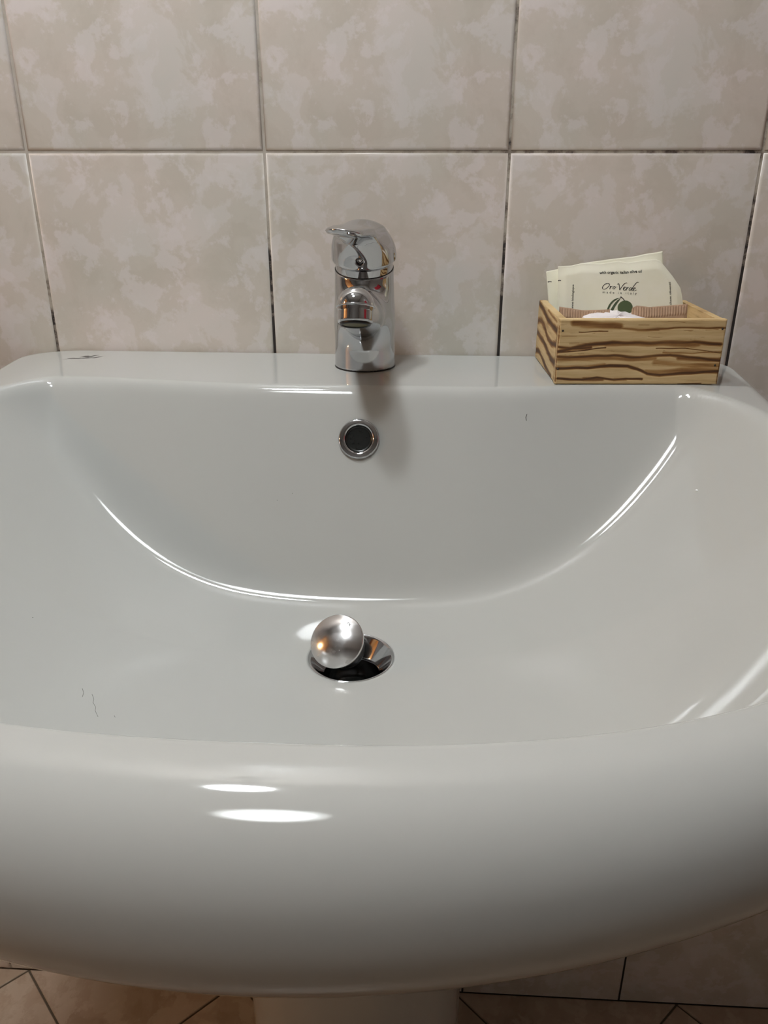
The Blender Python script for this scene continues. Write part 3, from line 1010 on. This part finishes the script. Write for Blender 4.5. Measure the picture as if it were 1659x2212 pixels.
def sachet(name, xs, tops, zb, y0, puff, label, group, mat, seed, shear=0.0, rib=None, nx=90, nz=60, warp=None):
    """paper pouch; each column runs from zb up to the top line"""
    X = np.linspace(xs[0], xs[1], nx)
    top = np.interp(X, [t[0] for t in tops], [t[1] for t in tops])
    r = np.random.default_rng(seed)
    K = [(r.uniform(-1, 1, 2) * r.uniform(60, 240), r.uniform(0, 6.28), r.uniform(.3, 1)) for _ in range(14)]
    def relief(x, z):
        o = sum(a * np.sin(k[0] * x + k[1] * z + p) for k, p, a in K) / 6
        return o
    def fr(x, z, tz=None):
        """front surface y"""
        tz = np.interp(x, X, top)
        u = np.clip((x - xs[0]) / (xs[1] - xs[0]), 0, 1)
        edge = np.clip(np.minimum(u, 1 - u) * 14, 0, 1) * np.clip((tz - z) / .008, 0, 1)
        y = plane_y(y0, z) - puff * sstep(0, 1, edge) - .00035 * relief(x, z) * (0.3 + edge)
        if rib is not None:
            y = y - rib * .5 * (1 + np.sin(x * 2 * np.pi / .0021)) * np.clip((tz - z - .0008) / .0006, 0, 1) * np.clip((.0075 - (tz - z)) / .0006, 0, 1)
        return y
    V = []
    Zs = np.linspace(0, 1, nz) ** .8
    for s in Zs:
        z = zb + (top - zb) * s
        V.append(np.stack([X + shear * (.93 - z), fr(X, z), z], 1))
    F0 = np.concatenate(V)
    B0 = F0.copy(); B0[:, 1] = plane_y(y0, B0[:, 2]) + .0004 + 0 * B0[:, 1]
    B0[:, 1] = np.maximum(B0[:, 1], F0[:, 1] + .0002)
    n = len(F0)
    g = lambda j, i: j * nx + i
    Fc = []
    for j in range(nz - 1):
        for i in range(nx - 1):
            Fc.append((g(j, i), g(j, i + 1), g(j + 1, i + 1), g(j + 1, i)))
            Fc.append((n + g(j, i), n + g(j + 1, i), n + g(j + 1, i + 1), n + g(j, i + 1)))
    for i in range(nx - 1):
        Fc.append((g(nz - 1, i), g(nz - 1, i + 1), n + g(nz - 1, i + 1), n + g(nz - 1, i)))
        Fc.append((g(0, i + 1), g(0, i), n + g(0, i), n + g(0, i + 1)))
    for j in range(nz - 1):
        Fc.append((g(j + 1, 0), n + g(j + 1, 0), n + g(j, 0), g(j, 0)))
        Fc.append((g(j, nx - 1), n + g(j, nx - 1), n + g(j + 1, nx - 1), g(j + 1, nx - 1)))
    t = empty(name, ((xs[0] + xs[1]) / 2, plane_y(y0, zb), zb), label, 'sachet', group)
    obj('paper', mesh('paper', np.concatenate([F0, B0]), Fc, True), mat, t)
    put = lambda x, z, lift=.00015: (x + shear * (.93 - z), float(fr(np.array(x), np.array(z))) - lift, z)
    return t, put

ZB = .8512
_, put0 = sachet('sachet', (.4402, .5385), [(.4402, .9188), (.455, .9218), (.475, .9262), (.497, .9292), (.515, .9312), (.522, .9328), (.5385, .9354)], ZB + .001, -.0085, .0012,
                 'rear cream paper sachet leaning on the tiles, its top right corner highest', 'cream sachets', M_CREAM, 3, .12)
s0 = _
obj('notch_mark', ribbon([[(.4408, .9105), (.4422, .9110), (.4440, .9108)]], .0011, lambda u, v: put0(u, v)), M_INK, s0)
s1, put = sachet('sachet', (.4500, .5556), [(.4500, .9238), (.462, .9246), (.470, .9266), (.485, .9262), (.500, .9284), (.5075, .9270), (.5200, .9290), (.5305, .9300), (.5345, .9285), (.5446, .9172), (.5515, .9078), (.5535, .9000), (.5556, .8800), (.5556, .874)],
                   ZB, -.0160, .0016, 'front cream paper sachet printed with olive, leaves and black script lettering', 'cream sachets', M_CREAM, 11, .03, nx=130, nz=80)
# its printing (zoom coordinates -> sachet plane)
def zc(px, py):
    return (.4866 + (px - 665) / 400. * .0300, .9122 - (py - 345) / 100. * .00675)
pf = lambda u, v: put(u, v)
ST = [[(735, 368), (715, 360), (690, 373), (666, 405), (672, 430), (695, 430), (727, 408), (747, 380), (742, 364), (722, 362), (705, 370)],
      [(750, 397), (758, 392), (752, 412), (748, 430)], [(752, 412), (765, 396), (779, 393)],
      [(797, 394), (785, 405), (783, 424), (796, 428), (809, 412), (808, 398), (797, 394), (812, 404), (832, 400)],
      [(835, 374), (842, 360), (851, 370), (856, 405), (858, 437)], [(858, 437), (880, 400), (905, 365), (928, 350), (938, 357)],
      [(898, 420), (916, 412), (921, 400), (911, 398), (899, 413), (896, 432), (909, 441), (926, 430)],
      [(931, 406), (939, 404), (932, 425), (928, 442)], [(932, 425), (945, 408), (960, 405)],
      [(988, 406), (972, 410), (960, 430), (965, 444), (979, 436), (997, 408)], [(1066, 348), (1048, 343), (1022, 373), (998, 415), (989, 438), (1000, 446), (1008, 438)],
      [(1008, 430), (1026, 422), (1031, 409), (1020, 408), (1007, 425), (1006, 442), (1019, 448), (1042, 434)]]
obj('script_lettering', ribbon([[zc(*p) for p in s] for s in ST], .00050, pf), M_INK, s1)
def line_f(x0, z0, x1, z1, h, wave=0.0):
    dx, dz = x1 - x0, z1 - z0
    L_ = math.hypot(dx, dz); nxn, nzn = -dz / L_, dx / L_
    def f(u, v):
        return put(x0 + dx * u + nxn * v * h, z0 + dz * u + nzn * v * h + wave * math.sin(u * 9))
    return f
obj('lettering', text_mesh('with organic italian olive oil', 1, line_f(.4842, .9182, .5190, .9196, .0031, .0002), weight=.022), M_INK, s1)
obj('lettering', text_mesh('made in italy', 1, line_f(.4870, .9034, .5152, .9026, .0026), space=1.7), M_INK, s1)
obj('lettering', text_mesh('italienne biologique', 1, line_f(.4628, .8860, .4632, .9100, .0024), weight=.01), M_INK, s1)
obj('lettering', text_mesh('biologischem olivenöl', 1, line_f(.5448, .8850, .5430, .9125, .0024), weight=.01), M_INK, s1)
def fill_poly(pts, lift=.0002):
    me = bpy.data.meshes.new('fill')
    bm = bmesh.new()
    vs = [bm.verts.new((p[0], p[1], 0)) for p in pts]
    f = bm.faces.new(vs)
    bmesh.ops.triangulate(bm, faces=[f])
    bmesh.ops.subdivide_edges(bm, edges=bm.edges[:], cuts=2, use_grid_fill=True)
    for v in bm.verts: v.co = Vector(put(v.co.x, v.co.y, lift))
    bm.to_mesh(me); bm.free()
    return me
leaf1 = [(866, 526), (830, 532), (795, 548), (765, 575), (740, 612), (722, 660), (712, 720), (728, 720), (745, 655), (765, 610), (795, 572), (830, 545)]
leaf2 = [(868, 532), (835, 555), (808, 585), (780, 630), (760, 670), (745, 730), (768, 730), (790, 680), (810, 630), (835, 590), (858, 556)]
obj('leaf_print', fill_poly([zc(*p) for p in leaf1]), M_GREEN, s1)
obj('leaf_print', fill_poly([zc(*p) for p in leaf2]), M_GREEN, s1)
ol = [(923 + 84 * math.cos(t), 642 + 84 * math.sin(t)) for t in np.linspace(0, 2 * math.pi, 40, endpoint=False)]
obj('olive_print', fill_poly([zc(*p) for p in ol]), M_OLIVE, s1)
obj('stem_print', ribbon([[zc(*p) for p in [(868, 512), (885, 524), (903, 542), (915, 562)]], [zc(*p) for p in [(862, 530), (876, 522)]]], .0006, lambda u, v: put(u, v, .00025)), M_INK, s1)
obj('notch_mark', ribbon([[(.4503, .9126), (.4512, .9130), (.4526, .9128)]], .0010, pf), M_INK, s1)

s2, put2 = sachet('sachet', (.4480, .4885), [(.4480, .8972), (.4560, .8962), (.4665, .8946), (.480, .8950), (.4885, .8956)], ZB, -.0480, .0010,
                  'left brown kraft sachet with crimped top edge in the wooden box', 'brown sachets', M_KRAFT, 21, 0, .0007, 150, 50)
s3, put3 = sachet('sachet', (.5060, .5500), [(.5060, .8950), (.5066, .8968), (.5100, .8984), (.520, .8974), (.532, .8984), (.5500, .9000)], ZB, -.0470, .0010,
                  'right brown kraft sachet with crimped top edge in the wooden box', 'brown sachets', M_KRAFT, 22, .0, .0007, 150, 50)
obj('lettering', ribbon([[(.5283, .8890), (.5300, .8878), (.5325, .8866)], [(.5345, .8888), (.5352, .8882)], [(.5320, .8876), (.5340, .8874)], [(.5210, .8968 + .0), (.5214, .8966)]], .0006, lambda u, v: put3(u, v)), M_INK, s3)

# round soap in pleated white paper
n_, R_s = 40, .0280
so = Matrix.Translation((.4930, -.0665, .8837)) @ Matrix.Rotation(math.radians(5), 4, 'X') @ Matrix.Rotation(math.radians(3), 4, 'Y')
prof = [(0, .0085), (.006, .0088), (.014, .0082), (.022, .0070), (.0265, .0050), (R_s, .0015), (R_s, -.0025), (.0265, -.006), (.02, -.0075), (0, -.008)]
V, Fc = [], []
for i, (r, z) in enumerate(prof):
    for k in range(n_):
        an = 2 * math.pi * k / n_
        p = r * (1 + .02 * math.cos(9 * an) * (r / R_s)) * (1 + .012 * (1 if k % 2 else -1))
        V.append(tuple(so @ Vector((p * math.cos(an), p * math.sin(an), z + .00012 * math.cos(10 * an + i) * min(1, r / .01) + .0003 * (1 if k % 2 else -1)))))
for i in range(len(prof) - 1):
    for k in range(n_):
        q = (k + 1) % n_
        Fc.append((i * n_ + k, i * n_ + q, (i + 1) * n_ + q, (i + 1) * n_ + k))
me = mesh('soap', V, Fc, False)
soap = tag(obj('wrapped_soap', me, M_TISSUE), 'round soap wrapped in white pleated paper behind the box front', 'soap')

# red towel hanging on the right-hand wall (the chrome of the tap mirrors it)
t = empty('red_towel', (RX1 - .03, -.42, .95), 'red towel hanging on the right-hand wall, mirrored in the tap', 'towel')
V, Fc = [], []
for side_ in (0, 1):
    for j in range(24):
        for i in range(30):
            y = -.56 + .28 * i / 29
            z = .95 + .50 * j / 23
            V.append((RX1 - .022 - .016 * side_ - .006 * (1 - side_ * .5) * math.sin(i * .9 + .4 * math.sin(j * .3)) * side_, y, z))
nn_ = 24 * 30
for side_ in (0, 1):
    for j in range(23):
        for i in range(29):
            q = side_ * nn_ + j * 30 + i
            Fc.append((q, q + 1, q + 31, q + 30) if side_ else (q, q + 30, q + 31, q + 1))
for i in range(29):
    Fc.append((23 * 30 + i, nn_ + 23 * 30 + i, nn_ + 23 * 30 + i + 1, 23 * 30 + i + 1))
    Fc.append((i, i + 1, nn_ + i + 1, nn_ + i))
for j in range(23):
    Fc.append((j * 30, nn_ + j * 30, nn_ + j * 30 + 30, j * 30 + 30))
    Fc.append((j * 30 + 29, j * 30 + 59, nn_ + j * 30 + 59, nn_ + j * 30 + 29))
obj('cloth', mesh('cloth', V, Fc), simple('red_terry', (.42, .02, .035), .9), t)
obj('rail', sharpen(lathe('rail', [(0, -.18), (.008, -.18), (.008, .18), (0, .18)], 24, Matrix.Translation((RX1 - .024, -.42, 1.455)) @ Matrix.Rotation(math.pi / 2, 4, 'X'))), M_CHROME, t)
